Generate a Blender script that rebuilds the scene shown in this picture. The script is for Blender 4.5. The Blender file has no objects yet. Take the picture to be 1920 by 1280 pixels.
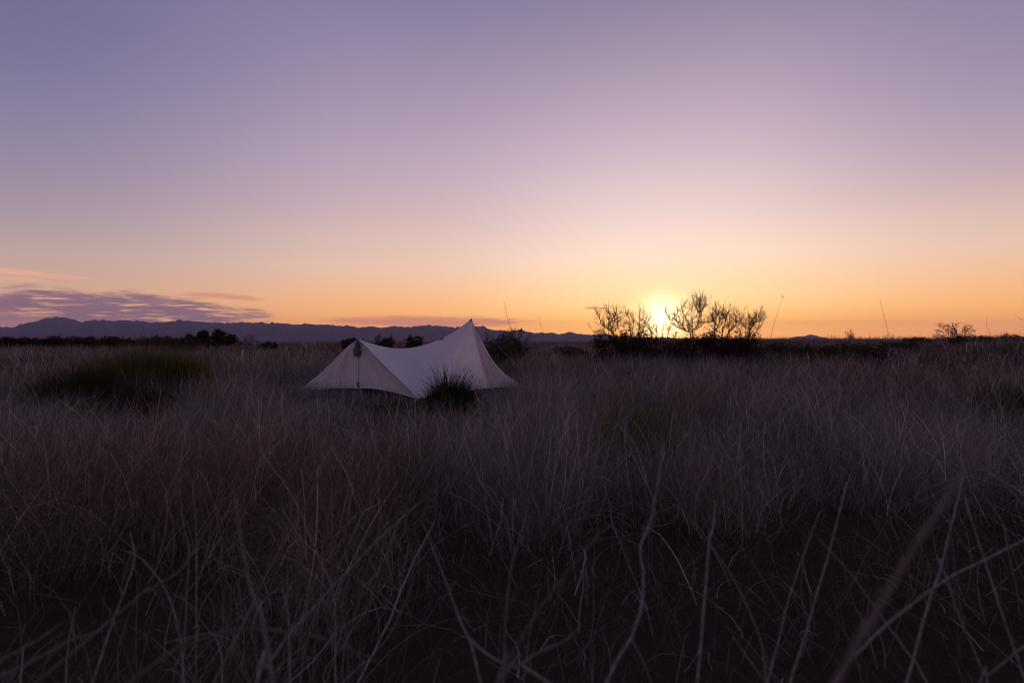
import bpy, math, random
import numpy as np
from mathutils import Vector, Euler

SC = bpy.context.scene
COL = SC.collection
R = math.radians

# ------------------------------------------------------------------ camera
CAM_H = 0.90
PITCH = -math.atan(8 / 1000.0)          # horizon sits a little above the middle of the frame
cam_d = bpy.data.cameras.new('camera')
cam = bpy.data.objects.new('camera', cam_d)
COL.objects.link(cam)
cam.location = (0, 0, CAM_H)
cam.rotation_euler = (R(90) + PITCH, 0, 0)
cam_d.sensor_width = 36.0
cam_d.lens = 18.75
cam_d.clip_start = 0.02
cam_d.clip_end = 80000
cam_d.dof.use_dof = True
cam_d.dof.focus_distance = 7.0
cam_d.dof.aperture_fstop = 2.8
SC.camera = cam

# ------------------------------------------------------------------ colour helpers
def lin(c):
    out = []
    for v in c:
        v /= 255.0
        out.append(v / 12.92 if v <= 0.04045 else ((v + 0.055) / 1.055) ** 2.4)
    return out

class NT:
    """small helper that writes node trees as expressions"""
    def __init__(s, tree):
        s.t = tree; s.n = tree.nodes; s.l = tree.links
    def put(s, sock, v):
        if isinstance(v, bpy.types.NodeSocket): s.l.new(v, sock)
        elif v is not None:
            try: sock.default_value = v
            except TypeError: sock.default_value = (*v, 1.0)
    def math(s, op, a, b=None, c=None, clamp=False):
        n = s.n.new('ShaderNodeMath'); n.operation = op; n.use_clamp = clamp
        for i, v in enumerate((a, b, c)):
            if v is not None: s.put(n.inputs[i], v)
        return n.outputs[0]
    def smooth(s, v, lo, hi):
        n = s.n.new('ShaderNodeMapRange'); n.interpolation_type = 'SMOOTHSTEP'
        s.put(n.inputs[0], v); s.put(n.inputs[1], lo); s.put(n.inputs[2], hi)
        n.inputs[3].default_value = 0; n.inputs[4].default_value = 1
        return n.outputs[0]
    def mix(s, f, a, b, blend='MIX'):
        n = s.n.new('ShaderNodeMix'); n.data_type = 'RGBA'; n.blend_type = blend
        s.put(n.inputs[0], f); s.put(n.inputs[6], a); s.put(n.inputs[7], b)
        return n.outputs[2]
    def ramp(s, f, stops):
        n = s.n.new('ShaderNodeValToRGB'); e = n.color_ramp.elements
        n.color_ramp.interpolation = 'LINEAR'
        while len(e) < len(stops): e.new(0.5)
        for i, (p, c) in enumerate(stops):
            e[i].position = p; e[i].color = (*c, 1)
        s.put(n.inputs[0], f)
        return n.outputs[0]
    def noise(s, vec, scale, detail=4, rough=0.55):
        n = s.n.new('ShaderNodeTexNoise')
        if vec is not None: s.put(n.inputs['Vector'], vec)
        n.inputs['Scale'].default_value = scale; n.inputs['Detail'].default_value = detail
        n.inputs['Roughness'].default_value = rough
        return n.outputs[0]
    def comb(s, x, y, z):
        n = s.n.new('ShaderNodeCombineXYZ')
        for i, v in enumerate((x, y, z)): s.put(n.inputs[i], v)
        return n.outputs[0]

# ------------------------------------------------------------------ sky and sun
SUN_AZ = math.degrees(math.atan((1243 - 960) / 1000.0))      # degrees right of the view axis
SUN_EL = 1.6
world = bpy.data.worlds.new('World')
SC.world = world
world.use_nodes = True
wt = NT(world.node_tree)
wt.n.clear()
w_out = wt.n.new('ShaderNodeOutputWorld')
w_bg = wt.n.new('ShaderNodeBackground')
wt.l.new(w_bg.outputs[0], w_out.inputs[0])
tc = wt.n.new('ShaderNodeTexCoord')
sep = wt.n.new('ShaderNodeSeparateXYZ')
wt.l.new(tc.outputs['Generated'], sep.inputs[0])
dx, dy, dz = sep.outputs
el = wt.math('MULTIPLY', wt.math('ARCSINE', dz), 180 / math.pi)
az = wt.math('MULTIPLY', wt.math('ARCTAN2', dx, dy), 180 / math.pi)
daz = wt.math('ABSOLUTE', wt.math('SUBTRACT', az, SUN_AZ))
daz = wt.math('MINIMUM', daz, wt.math('SUBTRACT', 360.0, daz))
fe = wt.math('SQRT', wt.math('DIVIDE', wt.math('MAXIMUM', el, 0.0), 90.0))
def skyramp(stops):
    return wt.ramp(fe, [(math.sqrt(e / 90.0), lin(c)) for e, c in stops])
HIGH = [(45, (118, 112, 155)), (90, (98, 99, 146))]
r_sun = skyramp([(0, (252, 166, 70)), (1.5, (253, 184, 92)), (3.2, (253, 205, 144)), (5.6, (252, 215, 178)), (8.3, (251, 223, 205)),
                 (11, (243, 216, 210)), (15, (226, 203, 207)), (20, (203, 179, 196)), (22.5, (190, 168, 188)), (27, (166, 150, 172)), (31.2, (146, 132, 162))] + HIGH)
r_mid = skyramp([(0, (246, 158, 80)), (1.2, (247, 166, 90)), (2.3, (245, 174, 108)), (4.0, (241, 182, 136)), (7.3, (231, 195, 178)), (10, (223, 192, 184)),
                 (12.7, (209, 181, 187)), (17.8, (188, 167, 187)), (22.7, (170, 152, 177)), (27.3, (153, 138, 168)), (31.5, (137, 126, 159))] + HIGH)
r_far = skyramp([(0, (200, 140, 118)), (2, (206, 152, 130)), (4.0, (200, 162, 149)), (6.8, (186, 161, 163)), (9.6, (168, 150, 166)),
                 (13.7, (150, 137, 163)), (17.6, (136, 127, 158)), (21.3, (123, 117, 153)), (24.9, (115, 110, 149))] + [(45, (106, 104, 147)), (90, (98, 99, 146))])
r_back = skyramp([(0, (142, 116, 138)), (4, (164, 126, 142)), (9, (178, 136, 152)), (16, (166, 136, 158)), (28, (140, 124, 158)), (50, (114, 110, 152)), (90, (98, 99, 146))])
sky = wt.mix(wt.smooth(daz, 1.0, 31.0), r_sun, r_mid)
sky = wt.mix(wt.smooth(daz, 26.0, 62.0), sky, r_far)
right = wt.math('MULTIPLY', wt.math('MULTIPLY', wt.smooth(el, 5.0, 20.0), wt.smooth(wt.math('SUBTRACT', az, SUN_AZ), 6.0, 34.0)), 0.48)
sky = wt.mix(right, sky, r_far)
sky = wt.mix(wt.smooth(daz, 60.0, 130.0), sky, r_back)
# glow round the sun
u2 = wt.math('POWER', wt.math('DIVIDE', daz, 1.35), 2.0)
def glow(size_az, size_el, power, col):
    a = wt.math('POWER', wt.math('DIVIDE', daz, size_az), 2.0)
    b = wt.math('POWER', wt.math('DIVIDE', wt.math('SUBTRACT', el, SUN_EL), size_el), 2.0)
    d = wt.math('SQRT', wt.math('ADD', a, b))
    g = wt.math('POWER', 2.718, wt.math('MULTIPLY', wt.math('POWER', d, power), -1.0))
    return wt.mix(1.0, (0, 0, 0, 1), wt.mix(g, (0, 0, 0, 1), (*col, 1)), 'ADD')
sky = wt.mix(1.0, sky, glow(9.0, 4.2, 1.25, (0.26, 0.17, 0.09)), 'ADD')
sky = wt.mix(1.0, sky, glow(1.7, 1.6, 1.6, (2.6, 2.3, 1.9)), 'ADD')
# the low sky is seen through the haze, which dims its red most over kilometres of air
lowe = wt.math('POWER', 2.718, wt.math('MULTIPLY', wt.math('MAXIMUM', el, 0.0), -1 / 4.0))
gain = wt.n.new('ShaderNodeCombineColor')
for i_, g_ in enumerate((0.74, 0.62, 0.10)):
    wt.l.new(wt.math('ADD', wt.math('MULTIPLY', lowe, g_), 1.0), gain.inputs[i_])
sky = wt.mix(1.0, sky, gain.outputs[0], 'MULTIPLY')
# thin cloud streaks low over the mountains
def pix_ang(px, py):
    x, z, y = (px - 960) / 1000.0, (632 - py) / 1000.0, 1.0
    return math.degrees(math.atan2(x, y)), math.degrees(math.atan2(z, math.hypot(x, y)))
cn_vec = wt.comb(wt.math('MULTIPLY', az, 0.10), wt.math('MULTIPLY', el, 0.62), 0.0)
cn = wt.noise(cn_vec, 3.0, 9, 0.70)
cn2 = wt.noise(wt.comb(wt.math('MULTIPLY', az, 0.16), wt.math('MULTIPLY', el, 1.5), 3.7), 2.2, 5, 0.6)
def streak(sky, p0, p1, thick, col, strength=1.0, rag=1.0, lo=0.25, hi=1.05, hole=0.0):
    (a0, e0), (a1, e1) = pix_ang(*p0), pix_ang(*p1)
    am, em, w = (a0 + a1) / 2, (e0 + e1) / 2, abs(a1 - a0) / 2
    h = math.degrees(thick / 2000.0)
    tilt = (e1 - e0) / (a1 - a0)
    u = wt.math('DIVIDE', wt.math('SUBTRACT', az, am), w)
    ecurve = wt.math('ADD', wt.math('MULTIPLY', wt.math('SUBTRACT', az, am), tilt), em)
    v = wt.math('DIVIDE', wt.math('SUBTRACT', el, ecurve), h)
    d = wt.math('ADD', wt.math('POWER', wt.math('ABSOLUTE', u), 2.6), wt.math('POWER', wt.math('ABSOLUTE', v), 1.6))
    d = wt.math('ADD', d, wt.math('MULTIPLY', wt.math('SUBTRACT', cn, 0.5), 2.6 * rag))
    m = wt.math('SUBTRACT', 1.0, wt.smooth(d, lo, hi))
    if hole: m = wt.math('MULTIPLY', m, wt.math('SUBTRACT', 1.0, wt.math('MULTIPLY', wt.smooth(cn2, 0.52, 0.66), hole)))
    return wt.mix(wt.math('MULTIPLY', m, strength), sky, (*lin(col), 1))
sky = streak(sky, (-180, 558), (520, 594), 60, (142, 108, 124), 0.97, 0.95, hole=0.95)
sky = streak(sky, (-160, 596), (330, 612), 24, (140, 106, 122), 0.7, 0.6)
for q0, q1, th in (((-140, 494), (95, 514), 9), ((20, 512), (178, 523), 8), ((-120, 514), (120, 528), 9), ((-90, 508), (60, 513), 6)):
    sky = streak(sky, q0, q1, th, (240, 180, 150), 0.8, 1.3)
sky = streak(sky, (330, 548), (500, 562), 12, (226, 150, 122), 0.7, 1.0)
sky = streak(sky, (590, 600), (1010, 604), 24, (244, 156, 116), 0.95, 0.7)
sky = streak(sky, (1094, 577), (1138, 577.6), 5, (226, 156, 92), 0.8, 0.3, 0.5, 1.2)
# a trace of the physical sky under the painted dusk colours keeps both in step
nish = wt.n.new('ShaderNodeTexSky'); nish.sky_type = 'NISHITA'; nish.sun_disc = False
nish.sun_elevation = R(SUN_EL); nish.sun_rotation = R(SUN_AZ)
nish.dust_density = 3.0
sky = wt.mix(0.006, sky, nish.outputs[0], 'ADD')
wt.l.new(sky, w_bg.inputs[0])
w_bg.inputs[1].default_value = 1.0

sun_d = bpy.data.lights.new('sun', 'SUN')
sun_d.energy = 0.50
sun_d.angle = R(0.6)
sun_d.color = (1.0, 0.55, 0.24)
sun = bpy.data.objects.new('sun', sun_d)
COL.objects.link(sun)
sd = Vector((math.sin(R(SUN_AZ)) * math.cos(R(SUN_EL)), math.cos(R(SUN_AZ)) * math.cos(R(SUN_EL)), math.sin(R(SUN_EL))))
sun.rotation_euler = sd.to_track_quat('Z', 'Y').to_euler()

SC.view_settings.view_transform = 'Standard'
SC.view_settings.look = 'None'
SC.view_settings.gamma = 1.0
SC.view_settings.use_curve_mapping = False
SC.view_settings.exposure = 0.0
SC.render.engine = 'CYCLES'
SC.cycles.max_bounces = 4
SC.cycles.diffuse_bounces = 1
SC.cycles.transmission_bounces = 3
SC.cycles.volume_bounces = 0
SC.cycles.transparent_max_bounces = 8
SC.cycles.use_denoising = True
SC.cycles.use_light_tree = False
SC.cycles.filter_width = 1.1
world.cycles.sampling_method = 'MANUAL'
world.cycles.sample_map_resolution = 1024

# ------------------------------------------------------------------ helpers
def at(px, py, Y):
    """point that stands at depth Y in the direction of a pixel of the 1920 x 1280 photograph"""
    cx, cz = (px - 960) / 1000.0, -(py - 640) / 1000.0
    c, s = math.cos(PITCH), math.sin(PITCH)
    y, z = c - cz * s, s + cz * c
    return Vector((cx * Y / y, Y, CAM_H + z * Y / y))

def tag(o, label=None, cat=None, group=None, kind=None):
    if label: o['label'] = label
    if cat: o['category'] = cat
    if group: o['group'] = group
    if kind: o['kind'] = kind
    return o

def mesh_obj(name, V, F, mats=None, parent=None, smooth=False, attr=None):
    me = bpy.data.meshes.new(name)
    V = np.asarray(V, dtype=np.float32)
    if isinstance(F, np.ndarray):
        n, k = F.shape
        me.vertices.add(len(V)); me.vertices.foreach_set('co', V.ravel())
        me.loops.add(n * k); me.loops.foreach_set('vertex_index', F.astype(np.int32).ravel())
        me.polygons.add(n); me.polygons.foreach_set('loop_start', np.arange(0, n * k, k, dtype=np.int32))
        me.update(calc_edges=True)
    else:
        me.from_pydata([tuple(map(float, v)) for v in V], [], F)
    if smooth:
        me.polygons.foreach_set('use_smooth', np.ones(len(me.polygons), dtype=bool))
    if attr is not None:
        a = me.attributes.new('tone', 'FLOAT', 'POINT')
        a.data.foreach_set('value', np.asarray(attr, dtype=np.float32))
    if mats: me.materials.append(mats)
    o = bpy.data.objects.new(name, me)
    COL.objects.link(o)
    if parent: o.parent = parent
    return o

def empty(name, loc=(0, 0, 0)):
    o = bpy.data.objects.new(name, None)
    o.empty_display_size = 0.1
    o.location = loc
    COL.objects.link(o)
    return o

def sstep(x, a, b):
    t = np.clip((x - a) / (b - a), 0, 1)
    return t * t * (3 - 2 * t)

_wr = np.random.RandomState(5)
_WAV = [(_wr.uniform(0, 6.28), _wr.uniform(0, 6.28)) for _ in range(8)]
def wob(x, y, scale):
    """smooth pseudo noise of about -1..1"""
    s = 0
    for i, (a, p) in enumerate(_WAV):
        k = (1 + 0.37 * i) / scale
        s = s + np.sin(k * (x * math.cos(a) + y * math.sin(a)) + p) / (1 + 0.25 * i)
    return s / 3.0

def ground_z(x, y):
    x = np.asarray(x, dtype=float); y = np.asarray(y, dtype=float)
    r = np.hypot(x, y)
    z = 0.56 * sstep(x, 9, 21) * (1 - sstep(r, 70, 140))
    z = z + 0.035 * wob(x, y, 1.6) * sstep(r, 1, 3) * (1 - sstep(r, 80, 200))
    z = z + 0.10 * wob(x, y, 14.0) * sstep(r, 12, 30) * (1 - sstep(r, 80, 200))
    z = z - 42.0 * sstep(np.log(np.maximum(r, 1.0)), math.log(85), math.log(2600))
    return z

# ------------------------------------------------------------------ materials
def new_mat(name):
    m = bpy.data.materials.new(name); m.use_nodes = True
    t = NT(m.node_tree); t.n.clear()
    o = t.n.new('ShaderNodeOutputMaterial')
    return m, t, o

def leafy(name, stops, transl=0.3, hue=False, spread=0.35, tint=(1.0, 0.9, 0.75)):
    """dry blades or leaves: diffuse with some light let through; colour varies by piece and by plant"""
    m, t, o = new_mat(name)
    a = t.n.new('ShaderNodeAttribute'); a.attribute_name = 'tone'
    f = a.outputs['Fac']
    c = t.ramp(f, [(i / (len(stops) - 1), s) for i, s in enumerate(stops)])
    if hue:
        h = t.n.new('ShaderNodeAttribute'); h.attribute_name = 'hue'
        c = t.mix(h.outputs['Fac'], c, t.mix(1.0, c, (.84, .70, .55, 1), 'MULTIPLY'))
    d = t.n.new('ShaderNodeBsdfDiffuse'); t.put(d.inputs[0], c)
    tr = t.n.new('ShaderNodeBsdfTranslucent'); t.put(tr.inputs[0], t.mix(1.0, c, (*tint, 1), 'MULTIPLY'))
    mx = t.n.new('ShaderNodeMixShader'); mx.inputs[0].default_value = transl
    t.l.new(d.outputs[0], mx.inputs[1]); t.l.new(tr.outputs[0], mx.inputs[2])
    t.l.new(mx.outputs[0], o.inputs[0])
    return m

M_GRASS = leafy('dry_grass', [(.05, .043, .040), (.11, .098, .094), (.19, .172, .170), (.265, .245, .245), (.34, .32, .32), (.78, .74, .74)], 0.28, True)
M_BROOM = leafy('broom_green', [(.05, .052, .016), (.08, .078, .022), (.115, .10, .03), (.15, .125, .05)], 0.2, False)
M_DARKLEAF = leafy('dark_leaf', [(.018, .020, .010), (.030, .032, .016), (.045, .044, .022), (.055, .05, .03)], 0.2, False)
M_BROWNLEAF = leafy('brown_leaf', [(.03, .022, .016), (.05, .037, .025), (.075, .055, .036)], 0.25, False)
M_DRYLEAF = leafy('dry_leaf', [(.14, .075, .035), (.20, .11, .05), (.26, .15, .07)], 0.65, False)
M_GREYLEAF = leafy('grey_leaf', [(.06, .058, .045), (.10, .095, .08), (.13, .12, .105), (.17, .155, .14)], 0.15, False)

def bark(name, c0, c1, scale=60):
    m, t, o = new_mat(name)
    tcn = t.n.new('ShaderNodeTexCoord')
    nz = t.noise(tcn.outputs['Object'], scale, 5, 0.6)
    c = t.mix(t.smooth(nz, 0.35, 0.65), (*c0, 1), (*c1, 1))
    b = t.n.new('ShaderNodeBsdfPrincipled'); t.put(b.inputs['Base Color'], c)
    b.inputs['Roughness'].default_value = 0.85
    bp = t.n.new('ShaderNodeBump'); bp.inputs['Strength'].default_value = 0.5; bp.inputs['Distance'].default_value = 0.002
    t.l.new(nz, bp.inputs['Height']); t.l.new(bp.outputs[0], b.inputs['Normal'])
    t.l.new(b.outputs[0], o.inputs[0])
    return m
M_BARK = bark('shrub_bark', (.06, .036, .026), (.12, .078, .058), 40)
M_STEM = bark('dry_stem_skin', (.10, .082, .076), (.19, .16, .15), 90)
M_STEMRED = bark('red_stem_skin', (.075, .052, .046), (.13, .095, .085), 90)

def ground_mat():
    m, t, o = new_mat('soil')
    g = t.n.new('ShaderNodeNewGeometry')
    n1 = t.noise(g.outputs['Position'], 0.35, 6, 0.6)
    n2 = t.noise(g.outputs['Position'], 14.0, 6, 0.65)
    n3 = t.noise(g.outputs['Position'], 0.012, 7, 0.65)
    c = t.mix(n2, (.022, .016, .012, 1), (.055, .040, .031, 1))
    sp = t.n.new('ShaderNodeSeparateXYZ'); t.l.new(g.outputs['Position'], sp.inputs[0])
    d = t.math('SQRT', t.math('ADD', t.math('POWER', sp.outputs[0], 2.0), t.math('POWER', sp.outputs[1], 2.0)))
    # beyond the grass that is built, the plain is dry grass and scrub seen as one colour
    far = t.mix(t.smooth(n3, 0.38, 0.62), (.050, .038, .028, 1), (.115, .082, .062, 1))
    far = t.mix(t.math('MULTIPLY', t.smooth(n1, 0.42, 0.6), 0.5), far, (.045, .04, .026, 1))
    c = t.mix(t.smooth(d, 25.0, 90.0), c, far)
    b = t.n.new('ShaderNodeBsdfDiffuse'); t.put(b.inputs[0], c)
    bp = t.n.new('ShaderNodeBump'); bp.inputs['Strength'].default_value = 0.8; bp.inputs['Distance'].default_value = 0.03
    t.l.new(n2, bp.inputs['Height']); t.l.new(bp.outputs[0], b.inputs['Normal'])
    t.l.new(b.outputs[0], o.inputs[0])
    return m
M_GROUND = ground_mat()

def rock_mat():
    m, t, o = new_mat('mountain_rock')
    g = t.n.new('ShaderNodeNewGeometry')
    n1 = t.noise(g.outputs['Position'], 0.004, 8, 0.6)
    c = t.mix(n1, (.045, .042, .045, 1), (.10, .088, .085, 1))
    b = t.n.new('ShaderNodeBsdfDiffuse'); t.put(b.inputs[0], c)
    t.l.new(b.outputs[0], o.inputs[0])
    return m
M_ROCK = rock_mat()

def fabric(name, col, transl, seed=0.0, weave=True, rough=0.5):
    m, t, o = new_mat(name)
    tcn = t.n.new('ShaderNodeTexCoord')
    n1 = t.noise(tcn.outputs['Object'], 2.4, 5, 0.6)
    n2 = t.noise(tcn.outputs['Object'], 11.0, 5, 0.6)
    c = t.mix(t.smooth(n1, 0.3, 0.75), (*col, 1), (*[v * 0.90 for v in col], 1))
    c = t.mix(t.math('MULTIPLY', t.smooth(n2, 0.55, 0.8), 0.25), c, (*[v * 0.78 for v in col], 1))
    p = t.n.new('ShaderNodeBsdfPrincipled'); t.put(p.inputs['Base Color'], c)
    p.inputs['Roughness'].default_value = rough
    p.inputs['Specular IOR Level'].default_value = 0.25
    tr = t.n.new('ShaderNodeBsdfTranslucent'); t.put(tr.inputs[0], c)
    bp = t.n.new('ShaderNodeBump'); bp.inputs['Strength'].default_value = 0.35; bp.inputs['Distance'].default_value = 0.02
    t.l.new(n2, bp.inputs['Height']); t.l.new(bp.outputs[0], p.inputs['Normal'])
    mx = t.n.new('ShaderNodeMixShader'); mx.inputs[0].default_value = transl
    t.l.new(p.outputs[0], mx.inputs[1]); t.l.new(tr.outputs[0], mx.inputs[2])
    t.l.new(mx.outputs[0], o.inputs[0])
    return m
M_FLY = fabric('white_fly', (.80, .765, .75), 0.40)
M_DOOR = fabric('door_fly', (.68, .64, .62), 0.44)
M_END = fabric('end_fly_lit', (.86, .80, .77), 0.75)  # lit copy of the fly cloth: sky glow put into its pale, warm colour
M_SEAM = fabric('seam_tape_lit', (.85, .80, .78), 0.2)  # seams coloured brighter so the highlight on the tent edges is painted in
M_SEAM2 = fabric('door_seam', (.40, .37, .39), 0.1)
M_CAP = fabric('grey_patch', (.05, .052, .07), 0.1)
M_VENT = fabric('vent_mesh', (.085, .085, .115), 0.25)
M_FLOOR = fabric('ground_sheet', (.10, .10, .11), 0.0)
def plain(name, col, rough=0.5, metal=0.0):
    m, t, o = new_mat(name)
    p = t.n.new('ShaderNodeBsdfPrincipled'); p.inputs['Base Color'].default_value = (*col, 1)
    tcn = t.n.new('ShaderNodeTexCoord')
    nz = t.noise(tcn.outputs['Object'], 80, 3)
    t.put(p.inputs['Roughness'], t.math('ADD', t.math('MULTIPLY', nz, 0.3), rough - 0.15))
    p.inputs['Metallic'].default_value = metal
    t.l.new(p.outputs[0], o.inputs[0])
    return m
M_POLE = plain('pole_aluminium', (.30, .30, .32), 0.4, 0.9)
M_CORD = plain('guy_cord', (.55, .52, .50), 0.8)
M_CLIP = plain('black_clip', (.02, .02, .025), 0.5)

# ------------------------------------------------------------------ ground, mountains
def build_ground():
    rings = np.concatenate([[0.0], np.geomspace(0.35, 16500, 190)])
    na = 160
    ang = np.linspace(0, 2 * math.pi, na, endpoint=False)
    V = [(0, 0, float(ground_z(0, 0)))]
    for r in rings[1:]:
        x, y = r * np.sin(ang), r * np.cos(ang)
        z = ground_z(x, y)
        V += list(zip(x, y, z))
    F = [(0, 1 + (j + 1) % na, 1 + j) for j in range(na)]
    for i in range(len(rings) - 2):
        a, b = 1 + i * na, 1 + (i + 1) * na
        F += [(a + j, a + (j + 1) % na, b + (j + 1) % na, b + j) for j in range(na)]
    o = mesh_obj('ground', V, F, M_GROUND, smooth=True)
    tag(o, 'dry dark soil of the grassland plain running to the horizon', kind='structure')
build_ground()

RIDGE = [(-420, 618), (-200, 606), (-60, 611), (0, 612), (25, 614), (45, 607), (80, 598), (105, 594.5), (130, 597), (155, 603), (172, 599.5), (210, 601), (260, 600.5), (290, 604),
         (320, 602), (350, 601), (400, 605), (450, 605), (500, 605), (560, 607), (600, 607), (650, 611), (715, 614), (740, 611), (770, 612), (805, 609.5),
         (835, 611), (860, 613), (905, 611), (930, 619), (958, 621.5), (977, 617), (1000, 624), (1030, 623), (1050, 625), (1073, 623), (1092, 626), (1110, 627),
         (1130, 625.5), (1155, 628.5), (1190, 631), (1240, 633), (1300, 635)]
def build_range(name, profile, Y, depth, label, rough=1.0, n=760, rows=26, seed=1):
    rng = np.random.RandomState(seed)
    px = np.linspace(profile[0][0], profile[-1][0], n)
    py = np.interp(px, [p[0] for p in profile], [p[1] for p in profile])
    jag = np.convolve(rng.randn(n + 8), np.ones(3) / 3, 'same')[4:-4] * 0.7 + np.convolve(rng.randn(n + 20), np.ones(9) / 9, 'same')[10:-10] * 0.8
    V = []
    for i in range(n):
        top = at(px[i], py[i] + 1.7 * jag[i] * rough, Y)
        base = -44.0
        H = top.z - base
        dirx, diry = top.x / Y, 1.0
        for k in range(rows + 1):
            t = k / rows * 2 - 1                         # -1 front foot .. 0 ridge .. 1 back foot
            d = Y + t * depth * (1 + 0.18 * math.sin(i * 0.13 + seed))
            prof = (1 - abs(t)) ** 1.25
            spur = 0.0
            if 0 < abs(t) < 1:
                spur = 0.22 * H * math.sin(math.pi * min(1, abs(t))) * (math.sin(px[i] * 0.16 + 4 * t + seed) * 0.5 + math.sin(px[i] * 0.071 - 5 * t + 2 * seed) * 0.6 + 0.3 * math.sin(px[i] * 0.43 + 9 * t))
            z = base + H * prof + spur * (1 - abs(t)) * 1.3
            if abs(t) > 1e-6:
                lim = CAM_H + (top.z - CAM_H) * d / Y       # slopes in front stay under the ridge line
                z = min(z, lim - 2.0 * abs(t)) if t < 0 else z
            if t <= -1 or t >= 1: z = base - 3
            V.append((dirx * d, d, z))
    m = rows + 1
    F = [(i * m + k, (i + 1) * m + k, (i + 1) * m + k + 1, i * m + k + 1) for i in range(n - 1) for k in range(rows)]
    o = mesh_obj(name, V, F, M_ROCK, smooth=True)
    tag(o, label, kind='structure')
build_range('mountain_range', RIDGE, 9500, 2200, 'long low blue mountain range along the horizon')
build_range('butte', [(1480, 633.5), (1497, 630.5), (1508, 630), (1514, 628), (1521, 627.2), (1527, 628.4), (1534, 630.5), (1552, 633.5)], 11500, 500,
            'small lone butte on the horizon right of the sun', 0.4, 60, 14, 3)

# ------------------------------------------------------------------ curves and tubes
def crom(pts, n):
    P = [np.array(p, float) for p in pts]
    if len(P) == 2: return np.array([P[0] + (P[1] - P[0]) * t for t in np.linspace(0, 1, n)])
    P = [2 * P[0] - P[1]] + P + [2 * P[-1] - P[-2]]
    out = []
    segs = len(P) - 3
    for k in range(n):
        f = k / (n - 1) * segs
        i = min(int(f), segs - 1); t = f - i
        p0, p1, p2, p3 = P[i:i + 4]
        out.append(0.5 * ((2 * p1) + (-p0 + p2) * t + (2 * p0 - 5 * p1 + 4 * p2 - p3) * t * t + (-p0 + 3 * p1 - 3 * p2 + p3) * t ** 3))
    return np.array(out)

def tube(pts, rads, sides=6, V=None, F=None):
    V = [] if V is None else V; F = [] if F is None else F
    pts = np.asarray(pts, float); n = len(pts); b = len(V)
    T = np.gradient(pts, axis=0)
    T /= np.maximum(np.linalg.norm(T, axis=1, keepdims=True), 1e-9)
    ref = np.array([0, 0, 1.0]) if abs(T[0][2]) < 0.9 else np.array([1.0, 0, 0])
    u = np.cross(T[0], ref); u /= np.linalg.norm(u)
    for i in range(n):
        u = u - T[i] * np.dot(u, T[i]); u /= max(np.linalg.norm(u), 1e-9)
        w = np.cross(T[i], u)
        for s in range(sides):
            a = 2 * math.pi * s / sides
            V.append(pts[i] + (u * math.cos(a) + w * math.sin(a)) * rads[i])
    for i in range(n - 1):
        for s in range(sides):
            F.append((b + i * sides + s, b + i * sides + (s + 1) % sides, b + (i + 1) * sides + (s + 1) % sides, b + (i + 1) * sides + s))
    F.append(tuple(b + s for s in reversed(range(sides))))
    F.append(tuple(b + (n - 1) * sides + s for s in range(sides)))
    return V, F

def box_between(a, b, r):                                # short four-sided peg
    return tube([a, b], [r, r * 0.8], 4)

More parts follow.
